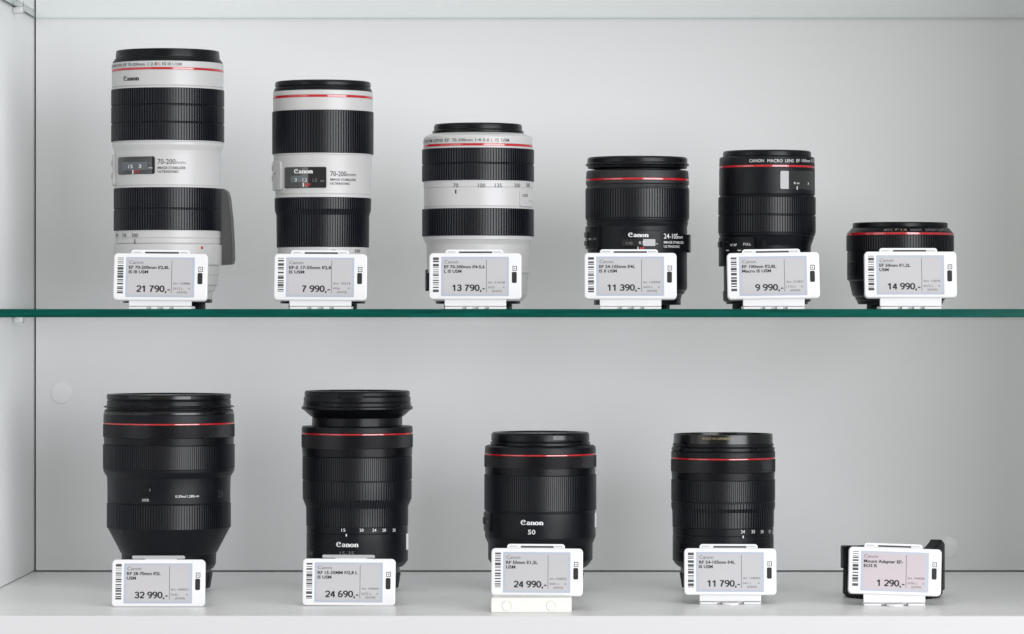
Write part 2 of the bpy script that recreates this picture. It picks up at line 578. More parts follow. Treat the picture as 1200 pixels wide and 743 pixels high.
# bottom board: its front edge band is a piece of its own
fl = board('bottom_shelf', XL - 0.02, XR + 0.02, YF + 0.0012, YB + 0.02, -0.034, 0.0, 'laminate_floor', 0.0003)
eb = board('edge_band', XL - 0.02, XR + 0.02, YF - 0.0004, YF + 0.0010, -0.034, -0.0001, 'laminate_edge', 0.0005)
eb.parent = fl
del eb['kind']
board('left_wall', XL - 0.018, XL, YF - 0.001, YB + 0.02, 0.0006, ZTOP, 'laminate_side')
board('right_wall', XR, XR + 0.018, YF - 0.001, YB + 0.02, 0.0006, ZTOP, 'laminate_side')
board('back_wall', XL + 0.0014, XR - 0.0014, YB, YB + 0.006, 0.0011, ZTOP, 'laminate', 0.0003)
board('seam_backing', XL - 0.018, XR + 0.018, YB + 0.0205, YB + 0.026, -0.034, ZTOP, 'gap_shade', 0.0003)  # added behind the back panel, dark so that its seams look shaded
board('cabinet_top', XL - 0.018, XR + 0.018, YF, YB + 0.0265, ZTOP + 0.0002, ZTOP + 0.02, 'laminate_side')

def glass_shelf(z0, th, label, edge):
    x0, x1, y0, y1 = XL + 0.0012, XR - 0.0012, YF, YB - 0.0015
    c = 0.0006
    v, f, fm = [], [], []
    for zz, i in ((z0, c), (z0 + c, 0), (z0 + th - c, 0), (z0 + th, c)):
        v += [(x0 + 3 * i, y0 + i, zz), (x1 - 3 * i, y0 + i, zz), (x1 - 3 * i, y1 - i, zz), (x0 + 3 * i, y1 - i, zz)]
    f.append((3, 2, 1, 0)); fm.append(0)
    for a in range(3):
        for k in range(4):
            j = (k + 1) % 4
            f.append((a * 4 + k, a * 4 + j, a * 4 + 4 + j, a * 4 + 4 + k)); fm.append((2 if a == 0 else 0) if k == 2 else 1)
    f.append((12, 13, 14, 15)); fm.append(0)
    o = link_mesh('glass_shelf', v, f, ['glass_face', 'glass_edge', edge], None, 0, fm)
    return tag(o, label, 'glass shelf', 'glass shelves of the cabinet')

glass_shelf(GZ - 0.006, 0.006, 'clear glass shelf with dark green edge carrying the upper row of lenses', 'glass_edge')
UZ = ZC + 0.2496
glass_shelf(UZ, 0.006, 'empty clear glass shelf above the white lenses, seen from below', 'glass_edge_pale')

def shelf_clip(y, z, label):
    m = Mesh()
    m.box(-0.0, 0.0075, -0.006, 0.006, -0.0052, -0.0002, 0.0008)
    o = m.obj('shelf_clip', 'clear_clip', None, 0.6)
    o.location = (XL + 0.0002, y, z)
    tag(o, label, 'shelf clip', 'small plastic clips holding the glass shelves')
    p = Mesh().add(*lathe([(0.0, 0.0), (0.0022, 0.0), (0.0022, -0.004), (0.0, -0.004)], 20))
    q = p.obj('pin', 'metal', o, 0.6)
    q.rotation_euler = (0, PI / 2, 0); q.location = (0.0082, 0, -0.0027)
shelf_clip(0.09, GZ - 0.006, 'small translucent clip on the left side panel under the green edged glass')
shelf_clip(0.09, UZ, 'small translucent clip on the left side panel under the empty glass')

def wall_plug(px, py, label):
    s = F_PX / (DIST + YB)
    m = Mesh().add(*lathe(chamfer_profile([(0.0, 0.0), (0.0088, 0.0), (0.0092, -0.0009)], 0.0003), 48))
    o = m.obj('hole_cap', 'white_cap', None, 0.5)
    o.location = ((px - CX0) / s, YB - 0.0009, ZC + (CY0 - py) / s)
    o.rotation_euler = (PI / 2, 0, 0)
    tag(o, label, 'hole cap', 'round caps over cable holes in the back panel')
wall_plug(72, 460.5, 'round white hole cap on the back panel beside the side panel')
wall_plug(1110.5, 641.5, 'round white hole cap on the back panel behind the mount adapter')

# ------------------------------------------------------------------ upper row of lenses
# 1: tall white zoom with tripod collar
L = Lens('zoom_lens', 196.6, 'tallest white zoom lens with two ribbed black grips and grey tripod foot', GZ)
L.cap([(60.4, 60.0), (66, 60.6), (70.2, 60.8), (70.4, 62.4), (72.4, 62.6)], 'black_satin')
L.ring('filter_ring', [(72.4, 63.6), (75.2, 64.4)], 'black_plastic')
L.ring('front_ring', [(75.2, 65.0), (82.8, 65.2)], 'lens_white')
L.ring('red_ring', [(82.8, 65.45), (85.4, 65.45)], 'red', 0.0002)
L.ring('front_barrel', [(85.4, 65.2), (103.2, 65.2), (103.4, 64.2), (104.2, 64.2), (104.4, 65.4), (106.2, 65.4)], 'lens_white', 0.0002)
L.grip('focus_grip', [(106.2, 66.0), (166.8, 66.0)], 126, 'rubber_white_lens', 0.0011, (125.6, 146.0))
L.ring('barrel', [(166.8, 65.0), (168.0, 65.0), (168.2, 64.2), (168.9, 64.2), (169.1, 64.8), (172, 64.8), (178, 62.4), (186, 61.8), (218.4, 61.6), (218.6, 60.8), (219.6, 60.8), (219.8, 62.2), (221.4, 62.2)], 'lens_white', 0.0003)
L.grip('zoom_grip', [(221.4, 63.0), (270.8, 63.0)], 120, 'rubber_white_lens', 0.0011, (246.0,))
L.ring('zoom_scale_ring', [(270.8, 61.4), (279.4, 61.4), (279.6, 60.6), (280.3, 60.6), (280.5, 61.2), (285.8, 61.2), (286.0, 60.2), (286.9, 60.2)], 'lens_white', 0.0003)
L.ring('tripod_collar', [(286.9, 63.0), (309.5, 63.0), (311.5, 61.5)], 'lens_white', 0.0006)
L.ring('rear_barrel', [(311.5, 60.0), (322, 60.0), (323, 59.0), (334, 58.6), (335, 56.0), (341, 55.4), (342, 53.0), (351, 51.6)], 'lens_white', 0.0004)
L.base(351.0, 52.0, 44.0, 4)
L.panel('distance_window', L.th(142.6, 61.8), L.th(188.0, 61.8), 183.6, 204.2, 61.8, 0.0007, 'window_glass', rnd=0.0015)
L.panel('display', L.th(147.8, 62.4), L.th(179.4, 62.4), 189.8, 199.4, 62.9, 0.0001, 'lcd', rnd=0.0003)
L.write('15   3', 156.0, 172.0, 194.8, 4.2, 63.1, 'ink_white', 0.01)
L.write('ft', 180.8, 184.6, 191.6, 3.4, 63.0, 'ink_dim')
L.write('m', 180.8, 185.0, 196.2, 2.6, 63.0, 'ink_white')
L.write('I', 161.0, 162.4, 201.4, 5.0, 63.0, 'ink_white', 0.02)
L.write('IT', 164.0, 171.0, 201.2, 3.0, 63.0, 'ink_red', 0.03)
L.write('CANON ZOOM LENS EF', 0, 0, 79.0, 3.5, 65.2, 'ink_grey', 0.006, side=True, t0=D(-100), t1=L.th(154, 65.2))
for s_, a_, b_, m_ in (('70-200mm', 155.8, 176.6, 'ink_grey'), ('1:2.8', 179.8, 191.0, 'ink_grey'), ('L', 192.5, 195.0, 'ink_red'), ('IS', 197.0, 201.5, 'ink_grey'), ('III', 203.3, 206.6, 'ink_grey'), ('USM', 208.4, 219.0, 'ink_dim')):
    L.write(s_, a_, b_, 79.0, 3.5, 65.2, m_, 0.006, side=True)
L.write('@wordmark', 150.0, 169.4, 91.8, 5.2, 65.2, 'ink_black')
L.write('70-200', 191.2, 211.6, 189.0, 6.2, 61.9, 'ink_grey', 0.004)
L.write('mm', 212.2, 222.8, 190.0, 4.0, 61.9, 'ink_dim', 0.0)
L.write('IMAGE STABILIZER', 191.2, 223.0, 196.5, 3.0, 61.9, 'ink_grey', 0.01)
L.write('ULTRASONIC', 191.2, 215.4, 200.9, 3.0, 61.9, 'ink_grey', 0.01)
L.write('200', 160.0, 167.8, 275.6, 4.2, 61.5, 'ink_grey', 0.006)
L.write('135', 147.4, 153.0, 275.6, 4.2, 61.5, 'ink_grey', 0.006)
L.write('100', 138.2, 141.6, 275.6, 4.2, 61.5, 'ink_grey', 0.006)
L.write('I', 163.4, 164.4, 283.0, 6.0, 61.4, 'ink_grey', 0.01)
L.panel('switch_panel', D(-96), D(-72), 181.6, 218.0, 61.6, 0.0020, 'lens_white', rnd=0.002)
L.panel('switch', D(-94), D(-84), 188, 195, 64.4, 0.0008, 'lens_white_dark')
L.panel('switch', D(-94), D(-84), 203, 210, 64.4, 0.0008, 'lens_white_dark')
L.panel('index_dot', L.th(239.8, 63), L.th(241.8, 63), 288.6, 292.2, 63.0, 0.0003, 'ink_red', rnd=0.0006)
ft = Mesh()
out = [(257, 220.5), (262, 221.2), (265.4, 224.5), (267.5, 233), (270, 256), (271.6, 285), (272, 304), (270.6, 309), (266, 310), (257, 310.4)]
pts = [((x - 196.6) / S, zs(y) - GZ) for x, y in out]
n = len(pts)
vv = [(x - i, yy, z) for yy, i in ((0.002, 0.0012), (0.0035, 0), (0.030, 0), (0.0315, 0.0012)) for x, z in pts]
ff = [tuple(reversed(range(n)))]
for a in range(3):
    for k in range(n):
        j = (k + 1) % n
        ff.append((a * n + j, (a + 1) * n + j, (a + 1) * n + k, a * n + k))
ff.append(tuple(range(3 * n, 4 * n)))
ft.add(vv, [tuple(reversed(q)) for q in ff])
ft.obj('tripod_foot', 'foot_grey', L.root, 0.6)

# 2: slimmer white zoom
L = Lens('zoom_lens', 378.4, 'slim white zoom lens with distance window and flared lower black grip', GZ)
L.cap([(96.4, 55.2), (98.4, 56.0), (102.4, 56.0), (102.7, 55.2), (103.6, 55.2), (104.0, 56.6), (106.2, 57.0)], 'black_satin')
L.ring('filter_ring', [(106.2, 57.4), (108.4, 57.8)], 'black_plastic')
L.ring('front_ring', [(108.4, 58.2), (114.0, 58.3)], 'lens_white')
L.ring('red_ring', [(114.0, 58.5), (116.8, 58.5)], 'red', 0.0002)
L.ring('front_barrel', [(116.8, 58.3), (131.6, 58.3)], 'lens_white', 0.0003)
L.grip('focus_grip', [(131.6, 59.4), (181.2, 59.4)], 116, 'rubber_white_lens', 0.0011)
L.ring('barrel', [(181.2, 58.0), (182.8, 58.0), (183.0, 57.2), (183.8, 57.2), (184.0, 57.8), (190, 57.2), (205, 56.6), (228.2, 55.8), (228.4, 55.0), (229.4, 55.0), (229.6, 55.8), (232.6, 55.8)], 'lens_white', 0.0003)
L.grip('zoom_grip', [(232.6, 56.6), (246, 56.4), (253, 54.4), (290.2, 54.0)], 112, 'rubber_white_lens', 0.0011)
L.ring('rear_barrel', [(290.2, 53.2), (300, 53.0), (301, 52.6), (332, 52.4), (334, 51.4), (352.6, 50.8)], 'lens_white', 0.0004)
L.base(352.6, 49.8, 40.0, 3.2)
L.panel('distance_window', L.th(336.6, 57), L.th(385.8, 57), 195.6, 220.2, 56.6, 0.0007, 'window_glass', rnd=0.001)
L.panel('display', L.th(344.0, 57.6), L.th(361.0, 57.6), 206.0, 213.8, 57.75, 0.0001, 'lcd', rnd=0.0003)
L.write('@wordmark', 348.0, 370.2, 200.6, 5.0, 57.8, 'ink_white')
L.write('3', 349, 351.4, 210.6, 3.6, 58.0, 'ink_white', 0.01)
L.write('1.2', 358.4, 363.6, 210.8, 3.8, 58.0, 'ink_white', 0.01)
L.write('1.5', 370.2, 375.2, 211.0, 3.8, 57.8, 'ink_dim', 0.01)
L.write('m', 379.0, 383.4, 211.6, 3.0, 57.8, 'ink_dim', 0.01)
L.write('I', 358.6, 359.8, 216.4, 4.4, 57.8, 'ink_white', 0.03)
L.write('IF', 361.6, 367.6, 216.6, 3.2, 57.8, 'ink_red', 0.03)
L.write('70-200', 390.4, 408.6, 203.4, 6.2, 56.8, 'ink_grey', 0.004)
L.write('mm', 409.2, 419.0, 204.4, 4.0, 56.8, 'ink_grey', 0.0)
L.write('IMAGE STABILIZER', 390.4, 419.2, 210.4, 2.8, 56.8, 'ink_grey', 0.006)
L.write('ULTRASONIC', 390.4, 412.8, 215.0, 2.8, 56.8, 'ink_grey', 0.006)
L.write('200', 0, 0, 294.0, 3.8, 53.2, 'ink_black', 0.01, t0=D(47), t1=D(58))
L.write('135', 391.6, 396, 294.0, 3.8, 53.2, 'ink_black', 0.01)
L.panel('switch_panel', D(-97), D(-53), 189.0, 223.0, 56.6, 0.0016, 'lens_white', rnd=0.003)
L.panel('switch', D(-92), D(-80), 194.0, 200.0, 58.8, 0.0007, 'lens_white_dark')
L.panel('switch', D(-92), D(-80), 206.0, 212.0, 58.8, 0.0007, 'lens_white_dark')
L.write('o I', 0, 0, 203.6, 3.0, 59.1, 'ink_black', 0.01, t0=D(-78), t1=D(-66))

# 3: compact white zoom
L = Lens('zoom_lens', 560.2, 'short white zoom lens with printed focal scale between two black grips', GZ)
L.cap([(146.0, 50.6), (148, 51.6), (153.4, 51.8), (153.8, 53.4), (157.2, 53.6)], 'black_satin')
L.ring('front_ring', [(157.2, 54.6), (158.0, 57.0), (161.2, 63.2), (162.8, 63.8), (170.6, 64.0)], 'lens_white', 0.0004, 0.006)
L.ring('red_ring', [(170.6, 64.2), (173.4, 64.2)], 'red', 0.0002)
L.ring('front_barrel', [(173.4, 64.0), (175.6, 64.0)], 'lens_white', 0.0002)
L.grip('zoom_grip', [(175.6, 65.7), (213.0, 65.7)], 124, 'rubber_white_lens', 0.0011, (193.4,))
L.ring('zoom_scale_ring', [(213.0, 64.0), (220.8, 63.8), (221.0, 63.0), (221.8, 63.0), (222.0, 63.4), (242.6, 63.6), (242.8, 62.8), (243.6, 62.8), (243.8, 63.6), (245.6, 63.6)], 'lens_white', 0.0003)
L.grip('focus_grip', [(245.6, 65.6), (277.2, 65.6)], 124, 'rubber_white_lens', 0.0011)
L.ring('barrel', [(277.2, 64.2), (281.4, 64.0), (282.0, 63.2), (287.2, 60.4), (318, 60.0), (318.6, 60.6), (320, 60.6), (320.6, 58.4), (346, 57.6), (349, 55.0), (353.0, 51.4)], 'lens_white', 0.0004)
L.base(353.0, 49.6, 40.0, 3.2)
for s_, a_, b_ in (('70', 532.8, 538.8), ('100', 561.4, 569.8), ('135', 581.0, 588.8), ('200', 603.0, 609.8), ('300', 616.8, 620.8)):
    L.write(s_, a_, b_, 217.0, 4.6, 63.9, 'ink_grey', 0.006)
L.write('I', 535.0, 536.4, 224.4, 4.6, 63.6, 'ink_black', 0.02)
L.write('CANON ZOOM LENS EF', 0, 0, 166.6, 3.8, 64.0, 'ink_grey', 0.006, side=True, t0=D(-102), t1=L.th(528.4, 63.9))
for s_, a_, b_, m_ in (('70-300mm', 531.4, 555.4, 'ink_grey'), ('1:4-5.6', 558.4, 574.6, 'ink_grey'), ('L', 576.6, 578.8, 'ink_red'), ('IS', 581.6, 585.6, 'ink_dim'), ('USM', 588.4, 597.2, 'ink_grey')):
    L.write(s_, a_, b_, 166.6, 3.8, 64.0, m_, 0.006, side=True)
L.panel('lock_panel', D(50), D(84), 222.8, 242.4, 63.2, 0.0011, 'lens_white', rnd=0.002)
L.panel('lock_switch', D(66), D(80), 227, 236, 64.9, 0.0010, 'lens_white')
L.write('LOCK', 0, 0, 229.0, 3.2, 65.0, 'ink_grey', 0.01, t0=D(54), t1=D(65))
L.panel('switch_panel', D(-98), D(-76), 316, 341, 58.4, 0.0024, 'black_plastic', rnd=0.001)

# 4: black standard zoom
L = Lens('zoom_lens', 746.9, 'black zoom lens on glass shelf with shiny distance window and lock button', GZ)
L.cap([(184.8, 57.6), (187, 58.7), (192.0, 58.7), (192.4, 60.6), (194.6, 60.6), (195.0, 58.6), (197.6, 58.0), (198.6, 50.5)], 'black_satin')
L.ring('filter_ring', [(198.6, 50.6), (200.2, 50.6)], 'black_plastic', lip=0.003)
L.ring('front_ring', [(200.2, 58.4), (201.4, 59.8), (210.2, 60.4)], 'black_crinkle', 0.0005, 0.010)
L.ring('red_ring', [(210.2, 60.55), (212.6, 60.55)], 'red', 0.0002)
L.ring('front_barrel', [(212.6, 60.4), (216.4, 60.6), (217.4, 59.4), (219.6, 59.2), (220.4, 60.2), (222.0, 60.4)], 'black_crinkle', 0.0004)
L.grip('zoom_grip', [(222.0, 60.9), (256.2, 60.9)], 116, 'rubber', 0.0010)
L.ring('barrel', [(256.2, 60.2), (259.0, 60.0), (259.3, 59.0), (260.3, 59.0), (260.6, 59.8), (263, 59.4), (266, 58.4), (300, 58.2), (338, 58.4), (340.6, 57.4), (341, 55.6), (343.8, 55.2), (346, 52.0), (350.4, 51.2)], 'black_plastic', 0.0004)
L.base(350.4, 51.0, 38.0, 7.0)
L.panel('distance_window', L.th(721.2, 58.4), L.th(772.4, 58.4), 270.2, 296, 58.4, 0.0007, 'black_plastic', rnd=0.001)
L.panel('window_glass', L.th(728.4, 59.5), L.th(766.4, 59.5), 280.0, 288.4, 59.4, 0.00025, 'window_glass', rnd=0.0006)
L.write('@wordmark', 735.0, 758.4, 275.2, 5.0, 59.5, 'ink_white')
L.write('0.45', 732.2, 740.2, 284.8, 3.4, 59.8, 'ink_dim', 0.004)
L.write('0.7', 747.4, 753.4, 284.4, 3.6, 59.8, 'ink_white', 0.004)
L.write('m', 766.8, 769.4, 285.4, 2.2, 59.8, 'ink_white', 0.004)
L.write('I', 745.8, 746.8, 291.0, 4.0, 59.6, 'ink_white', 0.02)
L.write('IF', 748.6, 754.0, 291.2, 3.0, 59.6, 'ink_red', 0.03)
L.write('24-105', 776.4, 793.0, 276.6, 6.0, 58.5, 'ink_white', 0.008)
L.write('mm', 793.2, 799.0, 277.6, 3.8, 58.5, 'ink_white', 0.008)
L.write('IMAGE STABILIZER', 776.4, 800.0, 284.0, 2.8, 58.5, 'ink_white', 0.01)
L.write('ULTRASONIC', 776.4, 795.4, 288.8, 2.8, 58.5, 'ink_white', 0.01)
L.panel('switch_panel', D(-97), D(-50), 265.0, 292.0, 58.2, 0.0018, 'black_plastic', rnd=0.0015)
L.panel('switch', D(-88), D(-72), 272.0, 278.5, 60.9, 0.0010, 'black_plastic')
L.panel('switch', D(-88), D(-72), 282.0, 288.0, 60.9, 0.0010, 'black_plastic')
L.write('AF MF', 0, 0, 280.0, 3.0, 61.0, 'ink_dim', 0.01, t0=D(-66), t1=D(-52))
L.write('-', 0, 0, 279.0, 5.0, 61.0, 'ink_white', 0.05, t0=D(-68.5), t1=D(-64))
L.panel('lock_button', D(72), D(96), 275.0, 296.0, 58.2, 0.0030, 'black_plastic', rnd=0.003)

# 5: macro lens
L = Lens('macro_lens', 898.8, 'black macro lens with white ring lettering and small window by its red line', GZ)
L.cap([(177.4, 50.4), (179, 51.5), (184.6, 51.6)], 'black_satin')
L.ring('front_ring', [(184.6, 54.6), (185.6, 55.6), (195.2, 56.0)], 'black_plastic', 0.0004, 0.006)
L.ring('red_ring', [(195.2, 56.2), (197.6, 56.2)], 'red', 0.0002)
L.ring('front_barrel', [(197.6, 56.0), (228.8, 56.2), (229.2, 55.0), (230.6, 55.0), (231.0, 56.6), (232.0, 56.6)], 'black_plastic', 0.0004)
L.grip('focus_grip', [(232.0, 57.1), (273.2, 57.1)], 114, 'rubber', 0.0010, (252.8,))
L.ring('barrel', [(273.2, 56.6), (276.4, 56.2), (277.0, 55.2), (280.0, 54.6), (288.0, 51.6), (300, 51.0), (320, 50.8), (340.0, 50.6), (342.0, 51.8), (352.0, 51.4), (354, 49.6)], 'black_plastic', 0.0005)
L.base(354.0, 48.0, 40.6, 2.4)
L.panel('distance_window', L.th(911.0, 56.4), L.th(951.0, 56.4), 200.2, 222.2, 56.2, 0.0006, 'window_glass', rnd=0.0012)
for s_, a_, b_ in (('CANON', 875.4, 892.2), ('MACRO', 896.2, 913.8), ('LENS', 917.0, 927.0), ('EF', 930.2, 934.4), ('100mm', 936.8, 947.2), ('1:2.8', 948.8, 954.0)):
    L.write(s_, a_, b_, 188.2, 3.7, 56.0, 'ink_white', 0.0)
L.write('ft m', 927.0, 933.6, 214.4, 2.8, 57.2, 'ink_white', 0.01)
L.write('3', 943.8, 945.6, 215.0, 2.8, 57.2, 'ink_white', 0.01)
L.write('I', 930.6, 931.6, 220.2, 4.0, 57.2, 'ink_white', 0.02)
L.panel('switch_panel', D(-100), D(-18), 277.5, 312.0, 54.4, 0.0015, 'black_plastic', rnd=0.003)
L.panel('switch', D(-86), D(-74), 283, 290, 56.6, 0.0010, 'black_plastic')
L.panel('switch', D(-62), D(-54), 283, 290, 56.6, 0.0010, 'black_plastic')
L.panel('switch', D(-10), D(-4), 280.5, 291, 53.0, 0.0016, 'black_plastic')
L.write('AF MF', 0, 0, 287.0, 3.0, 56.8, 'ink_white', 0.01, t0=D(-52), t1=D(-41))
L.write('FULL', 0, 0, 286.0, 3.0, 56.8, 'ink_white', 0.01, t0=D(-32), t1=D(-22))
L.write('-', 0, 0, 292.4, 5.0, 56.8, 'ink_white', 0.05, t0=D(-60), t1=D(-54))
L.write('-', 0, 0, 292.4, 5.0, 56.8, 'ink_white', 0.05, t0=D(-40), t1=D(-35))

# 6: short fast prime
L = Lens('prime_lens', 1054.8, 'squat black prime lens with red line around its sloped front ring', GZ)
L.cap([(261.2, 54.6), (262.2, 55.5), (267.2, 55.6)], 'black_satin')
L.ring('front_ring', [(267.2, 55.9), (268.0, 57.2), (273.4, 62.0)], 'black_satin', 0.0003, 0.006)
L.ring('red_ring', [(273.4, 62.6), (276.2, 62.6)], 'red', 0.0002)
L.grip('focus_grip', [(276.2, 62.9), (294.2, 62.9)], 118, 'rubber', 0.0010)
L.ring('barrel', [(294.2, 61.4), (295.4, 61.4), (295.8, 62.0), (328, 62.0), (329.2, 59.6), (334, 58.6), (346.6, 55.6), (348.2, 52.6), (351.6, 52.0), (352.2, 50.4), (355.4, 50.0)], 'black_plastic', 0.0004)
L.base(355.4, 49.4, 39.0, 1.2)
L.write('USM', 0, 0, 269.8, 3.0, 59.8, 'ink_dim', 0.01, t0=D(-23), t1=D(-14), flip=True, proud=0.0004)
L.write('f/1.2', 0, 0, 269.8, 3.2, 59.8, 'ink_gold', 0.01, t0=D(-11), t1=D(2), flip=True, proud=0.0004)
L.write('50mm', 0, 0, 269.8, 3.0, 59.8, 'ink_dim', 0.01, t0=D(6), t1=D(19), flip=True, proud=0.0004)
L.write('EF LENS CANON', 0, 0, 269.8, 3.0, 59.8, 'ink_dim', 0.01, t0=D(24), t1=D(58), flip=True, proud=0.0004)
L.panel('switch_panel', D(-84), D(-62), 306.0, 324.0, 61.8, 0.0008, 'black_plastic', rnd=0.001)
L.write('AF', 0, 0, 314.5, 3.4, 62.9, 'ink_faint', 0.01, t0=D(-80), t1=D(-67))

# ------------------------------------------------------------------ lower row of lenses
# 7: widest black zoom
L = Lens('zoom_lens', 198.0, 'widest black zoom lens tapering towards its base, with lock switch', 0.0)
L.cap([(461.6, 72.0), (463.6, 72.6), (467.4, 72.4), (468.0, 71.4), (469.0, 71.4), (469.4, 72.4), (475.0, 72.4), (475.2, 75.8), (477.0, 76.2), (477.4, 72.6), (479.4, 72.6), (479.8, 75.0), (481.4, 75.2)], 'black_satin')
L.ring('filter_ring', [(481.4, 75.6), (485.0, 76.0)], 'black_gloss')
L.ring('front_ring', [(485.0, 76.2), (494.6, 76.4)], 'black_plastic')
L.ring('red_ring', [(494.6, 76.6), (496.4, 76.6)], 'red', 0.0002)
L.knurl('control_ring', 496.4, 511.6, 76.8)
L.ring('ring_gap', [(511.6, 76.0), (520.4, 75.6)], 'black_satin')
L.grip('zoom_grip', [(520.4, 76.9), (548.2, 76.9)], 190, 'rubber', 0.0008)
L.ring('barrel', [(548.2, 76.6), (551.6, 76.4), (558.4, 72.2), (570, 71.8), (587.6, 71.8), (588.0, 71.2), (589.0, 71.2)], 'black_plastic', 0.0004)
L.grip('focus_grip', [(589.0, 72.4), (617.6, 72.4)], 142, 'rubber', 0.0010)
L.ring('rear_barrel', [(617.6, 71.6), (620.6, 70.0), (646.6, 56.4), (648.0, 55.2), (660.4, 54.8), (666.0, 51.6)], 'black_plastic', 0.0004)
L.ring('mount_flange', [(666.0, 49.6), (670.4, 49.6)], 'dark_metal')
v, f = lathe(L.prof([(670.4, 50.6), (672, 51.0), (688.4, 48.2)], 0.0005, 0.004, False, True), ribs=44, depth=0.0010)
link_mesh('rear_cap', v, f, 'black_plastic', L.root, 0.45)
L.panel('front_cap_tab', D(-34), D(26), 464.4, 468.4, 72.2, 0.0004, 'black_gloss', rnd=0.0004)
L.panel('lock_switch', L.th(173.2, 72), L.th(185.2, 72), 568.0, 580.4, 71.9, 0.0006, 'black_satin', rnd=0.0006)
L.panel('switch', L.th(174.8, 73), L.th(183.6, 73), 571.4, 577.4, 72.8, 0.0010, 'black_plastic', rnd=0.0006)
L.write('I', 183.0, 184.2, 574.2, 3.2, 74.4, 'ink_dim', 0.02)
L.write('LOCK', 174.2, 182.2, 586.0, 3.0, 72.0, 'ink_white', 0.01)
L.write('0.39m/1.28ft-∞', 212.6, 238.8, 581.6, 3.0, 72.0, 'ink_white', 0.008)
L.write('70', 0, 0, 623.6, 3.4, 70.0, 'ink_faint', 0.01, t0=D(-50), t1=D(-44), proud=0.0007)
L.write('28-70', 0, 0, 578.0, 8.0, 72.0, 'ink_faint', 0.0, t0=D(57), t1=D(80))

# 8: black wide zoom with deep front cap
L = Lens('zoom_lens', 418.6, 'black zoom lens with bulging front cap above a narrow neck', 0.0)
L.cap([(457.6, 60.2), (459.0, 61.4), (463.0, 61.8), (463.3, 60.8), (464.2, 60.8), (464.5, 62.2), (470, 62.8), (470.3, 61.8), (471.2, 61.8), (471.5, 63.0), (475.6, 63.0), (476.0, 65.0), (479.2, 65.2), (480.6, 62.0), (485.0, 57.4), (488.4, 53.2), (489.0, 51.0)], 'black_satin')
L.ring('neck', [(489.0, 52.9), (499.0, 52.9)], 'black_satin', lip=0.003)
L.ring('front_ring', [(499.0, 63.8), (500.2, 64.9), (506.6, 65.0)], 'black_plastic', 0.0004, 0.012)
L.ring('red_ring', [(506.6, 65.15), (508.4, 65.15)], 'red', 0.0002)
L.knurl('control_ring', 508.4, 524.0, 65.2)
L.ring('ring_gap', [(524.0, 64.6), (533.6, 64.2), (533.9, 63.4), (534.6, 63.4)], 'black_satin', 0.0003)
L.grip('focus_grip', [(534.6, 64.2), (561.6, 64.2)], 168, 'rubber', 0.0008)
L.ring('ring_groove', [(561.6, 63.0), (562.8, 63.0)], 'black_plastic', 0.0001)
L.grip('zoom_grip', [(562.8, 64.0), (583.6, 63.8), (593.4, 59.8), (615.6, 59.6)], 122, 'rubber', 0.0008)
L.ring('barrel', [(615.6, 59.2), (622.4, 59.2), (622.7, 58.8), (623.4, 58.8), (623.7, 59.4), (656.6, 59.4), (662.6, 54.6), (664.0, 51.6)], 'black_plastic', 0.0004)
L.ring('mount_flange', [(664.0, 49.8), (670.4, 49.8)], 'dark_metal')
v, f = lathe(L.prof([(670.4, 50.6), (672, 51.0), (688.4, 48.2)], 0.0005, 0.004, False, True), ribs=44, depth=0.0010)
link_mesh('rear_cap', v, f, 'black_plastic', L.root, 0.45)
L.panel('front_cap_tab', D(-15), D(9), 461.6, 467.4, 61.6, 0.0008, 'black_plastic', rnd=0.0006)
L.panel('front_cap_tab', D(-66), D(-17), 462.6, 466.4, 61.4, 0.0005, 'black_plastic', rnd=0.0006)
for s_, x_ in (('15', 405.7), ('20', 426.8), ('24', 441.2), ('28', 452.2), ('35', 463.4)):
    w_ = 2.4 * math.cos(L.th(x_, 59.4))
    L.write(s_, x_ - w_, x_ + w_, 621.2, 3.6, 59.3, 'ink_white', 0.008)
L.write('I', 408.4, 409.8, 627.2, 2.8, 59.5, 'ink_white', 0.03)
L.write('@wordmark', 397.2, 423.0, 638.2, 5.6, 59.5, 'ink_white')
L.write('15-35', 401.6, 418.2, 648.4, 4.8, 59.5, 'ink_dim', 0.004)
L.write('AF MF', 0, 0, 648.0, 5.0, 59.5, 'ink_dim', 0.004, t0=D(-72), t1=D(-56))
L.panel('white_sticker', D(78), D(92), 625.0, 644.0, 59.4, 0.0005, 'white_cap', rnd=0.0005)

# 9: black standard prime
L = Lens('prime_lens', 633.2, 'black prime lens marked 50 in front of the back panel, finely ribbed', 0.0)
cap = L.cap([(506.2, 55.6), (508.4, 57.4), (516.0, 57.6), (516.4, 56.6), (517.2, 56.6), (517.6, 58.4), (521.4, 58.6)], 'black_satin')
L.ring('front_ring', [(521.4, 62.6), (523.0, 64.8), (530.8, 65.2)], 'black_plastic', 0.0005, 0.008)
L.ring('red_ring', [(530.8, 65.4), (532.6, 65.4)], 'red', 0.0002)
L.knurl('control_ring', 532.6, 547.0, 65.7)
L.ring('ring_gap', [(547.0, 64.8), (555.6, 64.6)], 'black_satin')
L.grip('focus_grip', [(555.6, 65.7), (597.0, 65.7)], 166, 'rubber', 0.0008)
L.ring('barrel', [(597.0, 64.8), (599, 64.4), (599.4, 65.0), (628.0, 65.0), (636.4, 61.4), (655.0, 61.2), (662.4, 55.6), (665.0, 51.6)], 'black_plastic', 0.0004)
L.ring('mount_flange', [(665.0, 49.8), (670.4, 49.8)], 'dark_metal')
v, f = lathe(L.prof([(670.4, 50.6), (672, 51.0), (688.4, 48.2)], 0.0005, 0.004, False, True), ribs=44, depth=0.0010)
link_mesh('rear_cap', v, f, 'black_plastic', L.root, 0.45)
